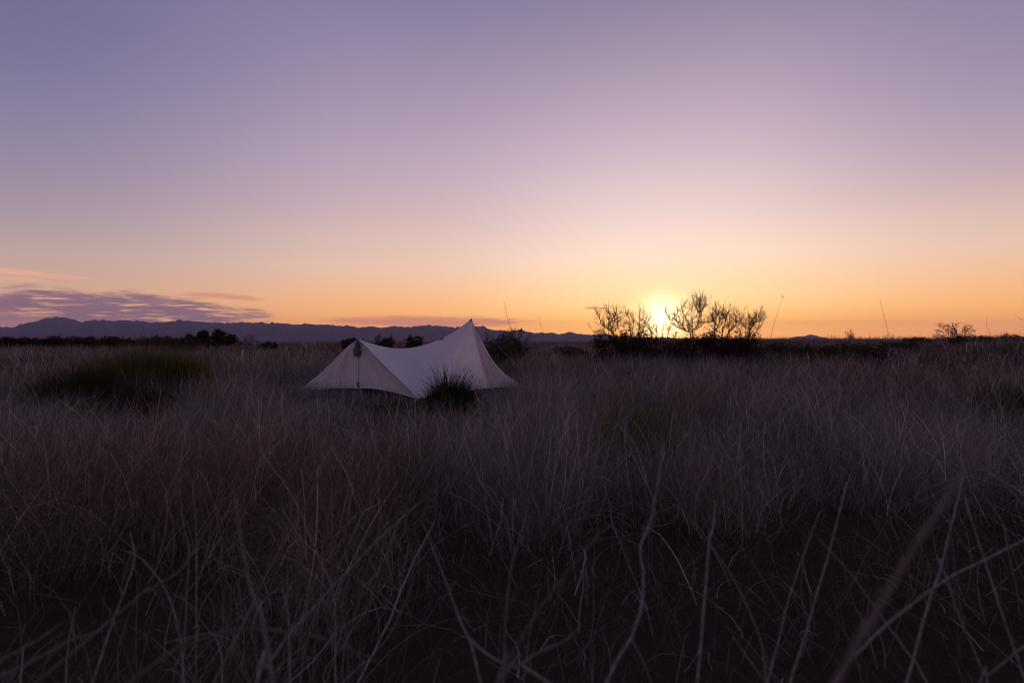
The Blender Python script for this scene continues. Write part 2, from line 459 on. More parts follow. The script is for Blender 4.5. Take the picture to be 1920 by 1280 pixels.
# ------------------------------------------------------------------ the tent
def build_tent():
    root = empty('tent', (-1.7, 9.4, 0.0))
    tag(root, 'white two-peaked trekking-pole tent pitched in the grass', 'tent')
    off = np.array(root.location)
    def part(name, V, F, mat, parent=root, smooth=True):
        o = mesh_obj(name, np.asarray(V) - off, F, mat, parent, smooth)
        return o
    DP1, DP2, DC1, DC2, DC3, DC4 = 9.0, 9.75, 9.3, 7.85, 9.75, 9.15
    def curve(pix, d0, d1, n=28):
        k = len(pix)
        return crom([at(p[0], p[1], d0 + (d1 - d0) * i / (k - 1)) for i, p in enumerate(pix)], n)
    ridge = curve([(671, 636.5), (690, 642.5), (720, 650.5), (752, 654), (788, 649), (827, 635.5), (858, 618), (884, 598)], DP1, DP2, 40)
    e_c2 = curve([(671, 636.5), (690, 654), (715, 680), (748, 712), (783, 747)], DP1, DC2)
    e_c1 = curve([(671, 636.5), (650, 652), (622, 680), (594, 706), (560, 731)], DP1, DC1)
    e_h = curve([(671, 636.5), (672, 664), (672, 696), (672, 727)], DP1, 8.62)
    e_c4 = curve([(884, 598), (891, 632), (900, 672), (914, 727)], DP2, DC4)
    e_c3 = curve([(884, 598), (892, 618), (904, 641), (922, 673), (942, 697), (964, 713), (988, 727)], DP2, DC3)
    h_c2 = curve([(672, 727), (700, 728), (730, 733), (758, 740), (783, 747)], 8.62, DC2)
    h_c1 = curve([(672, 727), (640, 727), (600, 729), (560, 731)], 8.62, DC1)
    h_m = curve([(783, 747), (812, 741), (850, 735), (884, 731), (914, 727)], DC2, DC4, 40)
    h_r = curve([(914, 727), (938, 726), (962, 727), (988, 727)], DC4, DC3)
    P1, P2 = ridge[0], ridge[-1]
    C1, C2, C3, C4 = e_c1[-1], e_c2[-1], e_c3[-1], e_c4[-1]
    C5 = np.array((-0.55, 11.7, 0.02)); C6 = np.array((-2.55, 11.35, 0.02))
    def sagcurve(a, b, sag, n=28):
        t = np.linspace(0, 1, n)[:, None]
        c = a + (b - a) * t
        c[:, 2] -= sag * 4 * (t * (1 - t))[:, 0]
        return c
    e_c5 = sagcurve(P2, C5, 0.10); e_c6 = sagcurve(P1, C6, 0.07)
    h_b = sagcurve(C6, C5, -0.03, 40); h_bl = sagcurve(C6, C1, -0.05); h_br = sagcurve(C5, C3, -0.05)
    def resamp(c, n):
        t = np.linspace(0, len(c) - 1, n)
        i = np.minimum(t.astype(int), len(c) - 2); f = (t - i)[:, None]
        return c[i] * (1 - f) + c[i + 1] * f
    def coons(top, bot, left, right, nu, nv, fold=None, belly=0.0):
        top = resamp(np.asarray(top), nu + 1); bot = resamp(np.asarray(bot), nu + 1)
        left = resamp(np.asarray(left), nv + 1); right = resamp(np.asarray(right), nv + 1)
        u = np.linspace(0, 1, nu + 1)[None, :, None]; v = np.linspace(0, 1, nv + 1)[:, None, None]
        S = (1 - v) * top[None] + v * bot[None] + (1 - u) * left[:, None] + u * right[:, None]
        S = S - ((1 - u) * (1 - v) * top[0] + u * (1 - v) * top[-1] + (1 - u) * v * bot[0] + u * v * bot[-1])
        du = np.gradient(S, axis=1); dv = np.gradient(S, axis=0)
        N = np.cross(du, dv); N /= np.maximum(np.linalg.norm(N, axis=2, keepdims=True), 1e-9)
        env = (np.sin(math.pi * np.clip(u, 0, 1)) * np.sin(math.pi * np.clip(v, 0, 1)))
        S = S + N * belly * env
        if fold is not None:
            S = S + N * (fold(u[..., 0], v[..., 0])[..., None]) * np.sqrt(np.clip(env, 0, 1))
        V = S.reshape(-1, 3)
        m = nu + 1
        F = [(j * m + i, j * m + i + 1, (j + 1) * m + i + 1, (j + 1) * m + i) for j in range(nv) for i in range(nu)]
        return V, F
    rng = np.random.RandomState(11)
    ph = rng.uniform(0, 6.28, 12)
    def folds(freq, amp, grow=0.6, tilt=0.0):
        def f(u, v):
            s = 0
            for i in range(5):
                s = s + np.sin(freq * (1 + 0.43 * i) * (u + tilt * v) + ph[i] + 1.4 * np.sin(3 * v + ph[i + 5])) / (1 + 0.6 * i)
            return amp * s * (v ** grow)
        return f
    pt = lambda p: np.repeat(np.asarray(p)[None], 4, 0)
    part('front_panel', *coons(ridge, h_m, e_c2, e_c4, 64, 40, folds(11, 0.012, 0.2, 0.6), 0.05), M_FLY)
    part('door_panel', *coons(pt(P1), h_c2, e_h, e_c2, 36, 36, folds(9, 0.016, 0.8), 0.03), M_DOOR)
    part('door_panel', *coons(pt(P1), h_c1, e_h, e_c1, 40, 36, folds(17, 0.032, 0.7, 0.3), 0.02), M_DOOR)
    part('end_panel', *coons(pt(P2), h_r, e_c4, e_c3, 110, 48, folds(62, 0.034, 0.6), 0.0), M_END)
    part('back_panel', *coons(ridge, h_b, e_c6, e_c5, 40, 24, folds(8, 0.008), -0.04), M_FLY)
    part('back_panel', *coons(pt(P1), h_bl, e_c6, e_c1, 24, 24, folds(9, 0.01), 0.0), M_FLY)
    for c, r in ((ridge, .006), (e_c2, .010), (e_c1, .005), (e_c4, .006), (e_c3, .006), (e_h, .005), (e_c5, .005), (e_c6, .005)):
        part('seam', *tube(c, [r] * len(c), 6), M_SEAM2 if c is e_c2 or c is e_h else M_SEAM)
    for c in (h_c2, h_c1, h_m, h_r, h_b, h_bl):
        part('hem', *tube(c, [.005] * len(c), 5), M_SEAM)
    # dark vent under the low peak, opened by a small strut, and grey patches on both peaks
    def lerp(a, b, t): return a + (b - a) * t
    vt = []
    fwd = np.array((0.0, -1.0, 0.15)); fwd /= np.linalg.norm(fwd)
    L = [at(671, 638, 8.97), at(661.5, 655, 8.86), at(663, 666, 8.82), at(671, 669, 8.80), at(677, 663, 8.83), at(674, 648, 8.9)]
    cen = at(669, 655, 8.80)
    V = [np.array(p) for p in L] + [np.array(cen) + np.array((0, -.035, .0))]
    F = [(i, (i + 1) % 6, 6) for i in range(6)]
    vent = part('vent', V, F, M_VENT)
    part('vent_strut', *tube([at(673, 645, 8.86), at(678, 655, 8.79), at(675.5, 667, 8.77)], [.006, .007, .006], 6), M_CAP, vent)
    part('vent_hood', [np.array(at(671, 634.6, 8.98)), np.array(at(664, 645, 8.9)), np.array(at(669, 651, 8.80)), np.array(at(676, 645, 8.86)), np.array(at(671, 640, 8.82))],
         [(0, 1, 4), (1, 2, 4), (2, 3, 4), (3, 0, 4)], M_CAP, vent)
    for P, cs in ((P1, (ridge, e_c1, e_c2, e_c6)), (P2, (ridge[::-1], e_c4, e_c3, e_c5))):
        V = [P + np.array((0, 0, .012))]
        for c in cs: V.append(c[1] + np.array((0, -.004, .006)))
        part('peak_cap', V, [(0, 1, 2), (0, 2, 3), (0, 3, 4), (0, 4, 1)], M_CAP, smooth=False)
        V, F = tube([P + np.array((0, 0, .0)), P + np.array((0, 0, .014))], [.008, .006], 6)
        part('pole_tip', V, F, M_CLIP)
        foot = np.array((P[0], P[1] + 0.02, float(ground_z(P[0], P[1])) - 0.02))
        part('tent_pole', *tube([foot, P - np.array((0, 0, .01))], [.008, .008], 8), M_POLE)
    part('ridge_clip', *tube([at(825, 635.4, 9.5), at(832, 634, 9.5)], [.012, .010], 6), M_CLIP)
    part('ridge_clip', *tube([at(680, 634, 9.0), at(684, 637.5, 9.03)], [.010, .008], 6), M_CLIP)
    part('zipper', *tube([p + np.array((0.012, -.010, 0)) for p in e_h[10:]], [.003] * len(e_h[10:]), 5), M_CAP)
    part('door_toggle', *tube([at(671, 716, 8.6), at(671.5, 726, 8.6)], [.014, .012], 6), M_CLIP)
    # stakes with cords at every corner
    mid = np.array((-1.6, 9.6, 0))
    for C in (C1, C2, C3, C4, C5, C6):
        out = C - mid; out[2] = 0; out /= np.linalg.norm(out)
        s = C + out * 0.10; gz = float(ground_z(s[0], s[1]))
        top = np.array((s[0], s[1], gz + .05)); bot = np.array((s[0], s[1], gz - .10)) - out * .05
        part('corner_cord', *tube([C, top - np.array((0, 0, .01))], [.002, .002], 5), M_CORD)
        part('stake', *tube([bot, top], [.004, .005], 6), M_POLE)
    # guy lines off the peaks
    for P, tgt in ((P2, (0.42, 10.2)), (P1, (-3.9, 10.3))):
        g = np.array((tgt[0], tgt[1], float(ground_z(*tgt)) + .03))
        V, F = tube(sagcurve(P + np.array((0, 0, .01)), g, .01, 10), [.0012] * 10, 5)
        gl = part('guyline', V, F, M_CORD)
        q = P + (g - P) * .07
        part('tensioner', *tube([q - np.array((.008, 0, 0)), q + np.array((.008, 0, -.015))], [.007, .006], 5), M_CLIP, gl)
    # dark ground sheet inside
    poly = [C2, C4, C3, C5, C6, C1]
    cc = sum(poly) / len(poly)
    V = [np.array((*(cc + (p - cc) * .66)[:2], 0)) for p in poly]
    for v in V: v[2] = float(ground_z(v[0], v[1])) + .015
    V2 = [v + np.array((0, 0, .05)) for v in V]
    n = len(V)
    F = [tuple(range(n))] + [(i, (i + 1) % n, n + (i + 1) % n, n + i) for i in range(n)]
    part('floor', V + V2, F, M_FLOOR, smooth=False)
    return [p[:2] for p in poly]
TENT_POLY = build_tent()

# ------------------------------------------------------------------ grass tufts
def blades(rng, n, spread, length, lean, curl, width, segs=5, droop=0.4, lvar=0.35, wind=(0.0, 0.0), tips=0.25):
    ang = rng.uniform(0, 2 * math.pi, n); rad = spread * np.sqrt(rng.uniform(0, 1, n))
    base = np.stack([rad * np.cos(ang), rad * np.sin(ang), np.full(n, -0.02)], 1)
    la = rng.uniform(0, 2 * math.pi, n)
    lm = np.abs(rng.normal(0, lean, n))
    d = np.stack([np.cos(la) * lm + 0.5 * lean * np.cos(ang) * rad / max(spread, 1e-6), np.sin(la) * lm + 0.5 * lean * np.sin(ang) * rad / max(spread, 1e-6), np.ones(n)], 1)
    d /= np.linalg.norm(d, axis=1, keepdims=True)
    ln = length * np.clip(rng.normal(1, lvar, n), 0.25, 1.8)
    step = (ln / segs)[:, None]
    pts = [base]; p = base.copy()
    bend = rng.normal(0, 1, (n, 3)) * curl
    for s in range(segs):
        bend = bend * 0.75 + rng.normal(0, 1, (n, 3)) * curl * 0.6
        d = d + bend + np.array([wind[0], wind[1], 0]) * (s + 1) / segs
        d[:, 2] -= droop * (s / segs) ** 2 * rng.uniform(0.2, 1.4, n)
        d /= np.linalg.norm(d, axis=1, keepdims=True)
        p = p + d * step
        pts.append(p.copy())
    pts = np.stack(pts, 1)                                    # n, segs+1, 3
    wa = rng.uniform(0, 2 * math.pi, n)
    side = np.stack([np.cos(wa), np.sin(wa), rng.normal(0, .2, n)], 1)[:, None]
    taper = np.linspace(1, tips, segs + 1)[None, :, None]
    wv = side * taper * (width * rng.uniform(0.6, 1.5, n))[:, None, None] * 0.5
    V = np.stack([pts - wv, pts + wv], 2).reshape(-1, 3)
    b = (np.arange(n) * (segs + 1) * 2)[:, None] + (np.arange(segs) * 2)[None]
    F = np.stack([b, b + 1, b + 3, b + 2], -1).reshape(-1, 4)
    tone = np.repeat(rng.uniform(0, 1, n), (segs + 1) * 2)
    return V, F, tone

def merge(parts):
    V, F, T, k = [], [], [], 0
    for v, f, t in parts:
        V.append(v); F.append(f + k); T.append(t); k += len(v)
    return np.concatenate(V), np.concatenate(F), np.concatenate(T)

def in_poly(x, y, poly):
    inside = np.zeros(len(x), bool); n = len(poly)
    for i in range(n):
        x0, y0 = poly[i]; x1, y1 = poly[(i + 1) % n]
        c = ((y0 > y) != (y1 > y)) & (x < (x1 - x0) * (y - y0) / (y1 - y0 + 1e-12) + x0)
        inside ^= c
    return inside
def poly_dist(x, y, poly):
    d = np.full(len(x), 1e9); n = len(poly)
    for i in range(n):
        a = np.array(poly[i]); b = np.array(poly[(i + 1) % n]); ab = b - a
        t = np.clip(((x - a[0]) * ab[0] + (y - a[1]) * ab[1]) / (ab @ ab), 0, 1)
        d = np.minimum(d, np.hypot(x - a[0] - t * ab[0], y - a[1] - t * ab[1]))
    return d

SHRUB_SPOTS = []                                              # (x, y, radius): grass keeps out of the hearts of shrubs

def build_grass():
    rng = np.random.RandomState(3)
    parts, hues = [], []
    def ring(r0, r1, half, clumps, per, spread, length, width, segs, curl, pale):
        nc = int(half * (r1 * r1 - r0 * r0) * clumps)
        r = np.sqrt(rng.uniform(r0 * r0, r1 * r1, nc)); a = rng.uniform(-half, half, nc)
        cx, cy = r * np.sin(a), r * np.cos(a)
        n = nc * per
        ctone = np.repeat(rng.normal(0, .13, nc), per)
        csize = np.repeat(np.clip(rng.normal(1, .18 if r0 < 14 else .30, nc), .45, 1.6), per)
        wiry = np.repeat(rng.uniform(0, 1, nc) < .2, per)
        ox, oy = rng.normal(0, spread, n), rng.normal(0, spread, n)
        x, y = np.repeat(cx, per) + ox, np.repeat(cy, per) + oy
        rr = np.hypot(x, y); ax = x / np.maximum(y, .1)
        keep = (rr > .7)
        U = lambda: rng.uniform(0, 1, n)
        swell = wob(x + 3, y - 2, 0.6) if r0 < 14 else .6 * wob(x + 3, y - 2, 0.6) + .7 * wob(x - 9, y * .5, 2.2)
        fine = wob(x, y + 7, .22)
        ln = length * csize * np.clip(rng.normal(1, .28, n), .3, 1.7) * np.clip(1 + .50 * swell, .28, 1.5)
        keep &= U() < np.clip(.72 + .65 * swell + .38 * fine, .05, 1)
        # nothing grows inside the tent; a trodden, low margin round it, barest before the front corner
        if r0 < 14:
            d = poly_dist(x, y, TENT_POLY)
            keep &= ~in_poly(x, y, TENT_POLY) & (d > .05)
            ln *= 1 - .55 * (1 - sstep(d, .4, 1.6))
            front = np.exp(-(((x + 1.42) / .80) ** 2 + ((y - 6.5) / 1.05) ** 2))
            keep &= U() > 1.25 * front
            ln *= 1 - .45 * np.clip(front, 0, 1)
            lane = sstep(ax, -.46, -.40) * (1 - sstep(ax, -.02, .04)) * (1 - sstep(y, 7.6, 8.2)) * sstep(y, 3.4, 5.0)
            ln *= 1 - .40 * lane
            # hollow with dark shrubs at the left
            hol = np.exp(-(((ax + .76) / .15) ** 2 + ((y - 6.1) / 1.5) ** 2))
            ln *= 1 - .70 * hol
            keep &= U() > .72 * hol
        dark = np.zeros(n)
        if r0 < 3.3:
            edge = 2.35 + .75 * wob(x, y * .6, .36)
            bare = sstep(ax, -.36, -.10) * (1 - sstep(y, edge - .15, edge + .35))
            keep &= U() > .70 * bare
            ln *= 1 - .60 * bare * U()
            left = (1 - sstep(ax, -.36, -.10)) * (1 - sstep(y, 1.2, 2.3))
            keep &= U() > .42 * left
            ln *= 1 - .30 * (1 - sstep(rr, .8, 1.7))
            dark = bare
        for sx, sy, sr in SHRUB_SPOTS:
            keep &= np.hypot(x - sx, y - sy) > sr
        la = np.arctan2(oy, ox) + rng.normal(0, .9, n)
        rad = np.hypot(ox, oy) / spread
        lm = np.abs(rng.normal(0, .16, n)) + .16 * rad + np.where(U() < .14, rng.uniform(.3, 1.5, n), 0) + .9 * dark * U()
        d0 = np.stack([np.cos(la) * lm + .07, np.sin(la) * lm - .03, np.ones(n)], 1)
        cu = curl * np.where(wiry, 2.2, 1.0) * rng.uniform(.5, 1.6, n) * (1 + .8 * dark)
        tall = U() < .03
        ln = np.where(tall, ln * 1.25, ln)
        ln = np.minimum(ln, .60)
        scrub = sstep(wob(x * 1.1 + 5, y * .8 - 3, .8) + .5 * wob(x, y, .33), .25, .8)
        ln *= 1 - .22 * scrub
        tone = np.clip(.36 - .20 * scrub + ctone + rng.normal(0, .13, n) + .10 * wob(x, y, 2.3) - .26 * dark, 0, .74)
        tone = np.where(U() < pale * (1 - .7 * dark) * (1 - .6 * scrub), rng.uniform(.78, 1, n), tone)
        x, y, ln, d0, cu, tone = x[keep], y[keep], ln[keep], d0[keep], cu[keep], tone[keep]
        n = len(x)
        p = np.stack([x, y, ground_z(x, y) - .02], 1)
        d = d0 / np.linalg.norm(d0, axis=1, keepdims=True)
        bend = rng.normal(0, 1, (n, 3)) * cu[:, None]
        pts = [p]
        dro = rng.uniform(.05, .75, n)
        for k in range(segs):
            bend = bend * .7 + rng.normal(0, 1, (n, 3)) * (cu * .7)[:, None]
            d = d + bend * (5.0 / segs) ** .5
            d[:, 2] -= dro * (k / segs) ** 2
            d /= np.linalg.norm(d, axis=1, keepdims=True)
            p = p + d * (ln / segs)[:, None]
            pts.append(p)
        pts = np.stack(pts, 1)
        wa = rng.uniform(0, 2 * math.pi, n)
        side = np.stack([np.cos(wa), np.sin(wa) * .6, rng.normal(0, .2, n)], 1)[:, None]
        wv = side * np.linspace(1, .3, segs + 1)[None, :, None] * (width * rng.uniform(.55, 1.5, n) * np.where(tone > .76, 1.35, 1.0))[:, None, None] * .5
        V = np.stack([pts - wv, pts + wv], 2).reshape(-1, 3)
        bb = (np.arange(n) * (segs + 1) * 2)[:, None] + (np.arange(segs) * 2)[None]
        F = np.stack([bb, bb + 1, bb + 3, bb + 2], -1).reshape(-1, 4)
        parts.append((V, F, np.repeat(tone, (segs + 1) * 2)))
        hue = np.clip(.18 + .65 * wob(x - 4, y + 1, .95) + .25 * wob(x, y, .3) + .25 * rng.normal(0, 1, n), 0, 1)
        hues.append(np.repeat(hue, (segs + 1) * 2))
    #     from  to    half    clumps per spread len  width  segs curl pale
    ring(0.7, 3.3, R(66), 96, 64, .080, .38, .0019, 6, .15, .10)
    ring(3.3, 7.0, R(54), 80, 48, .080, .385, .0027, 5, .17, .10)
    ring(7.0, 14., R(51), 44, 28, .100, .39, .0044, 3, .20, .09)
    ring(14., 35., R(50), 6.0, 16, .220, .35, .0105, 2, .16, .06)
    ring(35., 95., R(51), 0.8, 12, .600, .30, .0240, 2, .12, .03)
    V, F, T = merge(parts)
    o = mesh_obj('grass', V, F, M_GRASS, None, False, T)
    tag(o, 'tall dry mauve-grey grass covering the plain', kind='stuff')
    a = o.data.attributes.new('hue', 'FLOAT', 'POINT'); a.data.foreach_set('value', np.concatenate(hues).astype(np.float32))

# ------------------------------------------------------------------ shrubs
def leaf_quads(rng, centres, size, n_per, spread, flat=0.6):
    centres = np.asarray(centres); n = len(centres) * n_per
    c = np.repeat(centres, n_per, 0) + rng.normal(0, 1, (n, 3)) * spread
    a = rng.normal(0, 1, (n, 3)); a /= np.linalg.norm(a, axis=1, keepdims=True)
    b = np.cross(a, rng.normal(0, 1, (n, 3))); b /= np.maximum(np.linalg.norm(b, axis=1, keepdims=True), 1e-6)
    s = (size * rng.uniform(.6, 1.4, n))[:, None]
    V = np.stack([c - a * s, c + b * s * .45, c + a * s, c - b * s * .45], 1).reshape(-1, 3)
    F = np.arange(n * 4).reshape(n, 4)
    return V, F, np.repeat(rng.uniform(0, 1, n), 4)

def prisms(P0, P1, r0, r1):
    """many three-sided twigs at once"""
    P0, P1, r0, r1 = map(np.asarray, (P0, P1, r0, r1))
    d = P1 - P0; d = d / np.maximum(np.linalg.norm(d, axis=1, keepdims=True), 1e-9)
    ref = np.where(np.abs(d[:, 2:3]) < .9, np.array([[0, 0, 1.0]]), np.array([[1.0, 0, 0]]))
    u = np.cross(d, ref); u /= np.maximum(np.linalg.norm(u, axis=1, keepdims=True), 1e-9); w = np.cross(d, u)
    V = []
    for P, r in ((P0, r0), (P1, r1)):
        for k in range(3):
            a = 2 * math.pi * k / 3
            V.append(P + (u * math.cos(a) + w * math.sin(a)) * r[:, None])
    V = np.stack(V, 1).reshape(-1, 3)
    b = np.arange(len(P0))[:, None] * 6
    F = np.stack([np.concatenate([b + k, b + (k + 1) % 3, b + 3 + (k + 1) % 3, b + 3 + k], 1) for k in range(3)], 1).reshape(-1, 4)
    return V, F

def grow(rng, start, d, length, rad, depth, out, up=0.12, kink=0.28, nseg=5, kids=(2, 4), ratio=0.62, spreadang=0.75):
    p = np.array(start, float); d = np.array(d, float); d /= np.linalg.norm(d)
    step = length / nseg
    for i in range(nseg):
        d2 = d + rng.normal(0, kink, 3) + np.array((0, 0, up)); d2 /= np.linalg.norm(d2)
        q = p + d2 * step
        ra, rb = rad * (1 - .55 * i / nseg), rad * (1 - .55 * (i + 1) / nseg)
        out.append((p, q, ra, rb, depth))
        if depth > 0 and i >= 1:
            for _ in range(rng.randint(*kids) if i > 1 else 1):
                side = rng.normal(0, 1, 3); side -= d2 * (side @ d2); side /= max(np.linalg.norm(side), 1e-6)
                nd = d2 + side * spreadang * rng.uniform(.6, 1.3)
                grow(rng, q, nd, length * ratio * rng.uniform(.6, 1.15), rb * .68, depth - 1, out, up, kink, max(3, nseg - 1), kids, ratio, spreadang)
        p, d = q, d2

def twig_shrub(name, label, cat, base, limbs, leafmat=None, leaf_n=0, leaf_size=.02, group=None, seed=0, minr=.0042, leaf_from=0, skirt=None, skirt_mat=None):
    """limbs: list of (direction, length, radius, depth); skirt: (centre, radii, count) of dense low foliage"""
    rng = np.random.RandomState(seed)
    root = empty(name, base); tag(root, label, cat, group)
    segs = []
    for d, ln, rad, dep in limbs:
        grow(rng, (0, 0, -.03), d, ln, rad, dep, segs)
    P0 = np.array([s[0] for s in segs]); P1 = np.array([s[1] for s in segs])
    r0 = np.maximum(np.array([s[2] for s in segs]), minr); r1 = np.maximum(np.array([s[3] for s in segs]), minr)
    dep = np.array([s[4] for s in segs]); mx = dep.max()
    big = dep == mx
    r0 = np.where(big, r0 * 1.25, r0); r1 = np.where(big, r1 * 1.25, r1)
    V, F = prisms(P0[big], P1[big], r0[big], r1[big]); mesh_obj('stem', V, F, M_BARK, root)
    if (~big).any():
        V, F = prisms(P0[~big], P1[~big], r0[~big], r1[~big]); tag(mesh_obj('branches', V, F, M_BARK, root), kind='stuff')
    if leaf_n:
        ends = P1[dep <= leaf_from]
        V, F, T = leaf_quads(rng, ends, leaf_size, leaf_n, leaf_size * 1.3)
        tag(mesh_obj('foliage', V, F, leafmat, root, False, T), kind='stuff')
    if skirt:
        for c, rr, n in skirt:
            pts = rng.normal(0, 1, (n, 3)); pts /= np.linalg.norm(pts, axis=1, keepdims=True)
            pts *= (rng.uniform(.35, 1, n) ** .5)[:, None]
            bump = 1 + .25 * np.sin(pts[:, 0] * 7 + seed) * np.sin(pts[:, 2] * 6 + pts[:, 1] * 5)
            pts = np.array(c) + pts * bump[:, None] * np.array(rr)
            V, F, T = leaf_quads(rng, pts, .035, 3, .03)
            keep = V.reshape(-1, 4, 3)[:, :, 2].min(1) > -.05
            V = V.reshape(-1, 4, 3)[keep].reshape(-1, 3); T = T.reshape(-1, 4)[keep].ravel(); F = np.arange(len(V)).reshape(-1, 4)
            tag(mesh_obj('foliage', V, F, skirt_mat or M_DARKLEAF, root, False, T), kind='stuff')
    return root

def gbase(px, Y, py=632):
    p = at(px, py, Y)
    return (p.x, Y, float(ground_z(p.x, Y)))
def top_h(px, py, Y):
    p = at(px, py, Y); return p.z - float(ground_z(p.x, Y))

def limb_bush(label, px, Y, limbs, seed, skirt, group, twig=.33):
    """bare bush whose main limbs follow the given outline; twigs grow off them"""
    rng = np.random.RandomState(seed)
    base = np.array(gbase(px, Y))
    root = empty('desert_bush', base); tag(root, label, 'bush', group)
    segs, tw = [], []
    for pix in limbs:
        sway = rng.uniform(-.45, .45); n = len(pix)
        P = [np.array(at(x, y, Y + sway * i / n)) - base for i, (x, y) in enumerate(pix)]
        C = crom(P, 4 * n)
        C[1:] += rng.normal(0, .010, C[1:].shape)
        r = np.linspace(.024 if pix[0][1] > 670 else .013, .006, len(C))
        for i in range(len(C) - 1):
            segs.append((C[i], C[i + 1], r[i], r[i + 1]))
            if C[i + 1][2] < .70: continue
            for _ in range(rng.randint(1, 4)):
                d = C[i + 1] - C[i]; d /= max(np.linalg.norm(d), 1e-6)
                sd_ = rng.normal(0, 1, 3); sd_ -= d * (sd_ @ d); sd_ /= max(np.linalg.norm(sd_), 1e-6)
                grow(rng, C[i + 1], d * .7 + sd_ * rng.uniform(.5, 1.2), twig * rng.uniform(.35, 1.0), .0050, 1, tw, .20, .22, 5, (0, 2), .5, .7)
    A = lambda S, k: np.array([q[k] for q in S])
    V, F = prisms(A(segs, 0), A(segs, 1), A(segs, 2), A(segs, 3)); tag(mesh_obj('limbs', V, F, M_BARK, root), kind='stuff')
    V, F = prisms(A(tw, 0), A(tw, 1), np.maximum(A(tw, 2), .0038), np.maximum(A(tw, 3), .0026)); tag(mesh_obj('twigs', V, F, M_BARK, root), kind='stuff')
    pick = A(tw, 1)[rng.uniform(0, 1, len(tw)) < .2]
    V, F, T = leaf_quads(rng, pick, .010, 2, .012); tag(mesh_obj('dry_leaves', V, F, M_DRYLEAF, root, False, T), kind='stuff')
    for c, rr, n in skirt:
        m = 26
        cl = rng.normal(0, 1, (m, 3)); cl /= np.linalg.norm(cl, axis=1, keepdims=True)
        cl = np.array(c) * np.array((1, 1, .86)) + cl * (rng.uniform(.15, 1.15, m) ** .6)[:, None] * np.array(rr) * np.array((1.12, 1, 1))
        pts = np.repeat(cl, n // m, 0) + rng.normal(0, .10, (m * (n // m), 3))
        V, F, T = leaf_quads(rng, pts[pts[:, 2] > 0], .030, 3, .035)
        tag(mesh_obj('foliage', V, F, M_BROWNLEAF, root, False, T), kind='stuff')

def leafy_shrub(name, label, base, lobes, cat='shrub', mat=None, leaf=.05, n=700, group=None, seed=0):
    """dense shrub: trunk limbs and lobes (offset, radii) full of leaf clumps with gaps and ragged edge"""
    rng = np.random.RandomState(seed)
    root = empty(name, base); tag(root, label, cat, group)
    segs, parts = [], []
    for off, rr in lobes:
        off = np.array(off, float); rr = np.array(rr, float)
        a = np.array((rng.normal(0, .05), rng.normal(0, .05), -.05)); b = off
        m = (a + b) / 2 + rng.normal(0, .08, 3) * rr
        segs += [(a, m, .05 * rr[2] + .01, .035 * rr[2] + .006), (m, b, .035 * rr[2] + .006, .015 * rr[2] + .003)]
        k = int(n * .06) + 6
        cl = rng.normal(0, 1, (k, 3)); cl /= np.linalg.norm(cl, axis=1, keepdims=True)
        cl *= (rng.uniform(.2, 1.0, k) ** .4)[:, None] * rng.uniform(.75, 1.2, k)[:, None]
        cl = off + cl * rr
        for c in cl: segs.append((b, c, .012 * rr[2] + .002, .004))
        v = leaf_quads(rng, cl, leaf, max(1, int(n / k)), .17 * rr.mean())
        parts.append(v)
        sp = rng.normal(0, 1, (k // 2, 3)); sp[:, 2] = np.abs(sp[:, 2]); sp /= np.linalg.norm(sp, axis=1, keepdims=True)
        for q in sp: segs.append((off + q * rr * .7, off + q * rr * rng.uniform(1.0, 1.35), .004, .003))
    V, F, T = merge(parts)
    gz = -.1
    keep = V.reshape(-1, 4, 3)[:, :, 2].min(1) > gz
    V = V.reshape(-1, 4, 3)[keep].reshape(-1, 3); T = T.reshape(-1, 4)[keep].ravel(); F = np.arange(len(V)).reshape(-1, 4)
    tag(mesh_obj('crown', V, F, mat or M_DARKLEAF, root, False, T), kind='stuff')
    V, F = prisms(np.array([s[0] for s in segs]), np.array([s[1] for s in segs]), np.array([s[2] for s in segs]), np.array([s[3] for s in segs]))
    mesh_obj('trunk', V, F, M_BARK, root)
    return root

def broom_shrub(name, label, base, rad, height, n, mat, seed, cat='shrub', width=.004, lean=.35, tops=0, group=None):
    """upright wiry green shrub"""
    rng = np.random.RandomState(seed)
    root = empty(name, base); tag(root, label, cat, group)
    m = max(3, int(rad * 22)); parts = []
    for k in range(m):
        a = rng.uniform(0, 6.28); q = rad * .85 * math.sqrt(rng.uniform(0, 1)); hh = height * rng.uniform(.62, 1.08) * (1 - .35 * q / rad)
        for nn, sp, ht, le in ((n // m, .10, hh, lean * 1.1), (n // m // 2, .14, hh * .55, lean * 1.8)):
            v, f, tn = blades(rng, nn, sp * (.6 + rad), ht, le, .11, width, 5, .12, .25)
            parts.append((v + np.array((q * math.cos(a), q * math.sin(a), 0)), f, np.clip(tn * .7 + rng.uniform(-.1, .4), 0, 1)))
    V, F, T = merge(parts)
    tag(mesh_obj('foliage', V, F, mat, root, False, T), kind='stuff')
    V, F, T = blades(rng, 40, rad * .5, height * .5, lean, .08, width * 2.2, 4, .1, .2)
    tag(mesh_obj('stems', V, F, M_BARK, root, False, T), kind='stuff')
    if tops:
        V, F, T = blades(rng, tops, rad * .6, height * 1.06, lean * .7, .05, .003, 6, .05, .12)
        o = tag(mesh_obj('flower_stalks', V, F, M_BARK, root, False, T), kind='stuff')
        tip = V.reshape(tops, 7, 2, 3)[:, -1, 0]
        V, F, T = leaf_quads(rng, tip, .010, 5, .008)
        tag(mesh_obj('seed_heads', V, F, M_DARKLEAF, o, False, T), kind='stuff')
    return root

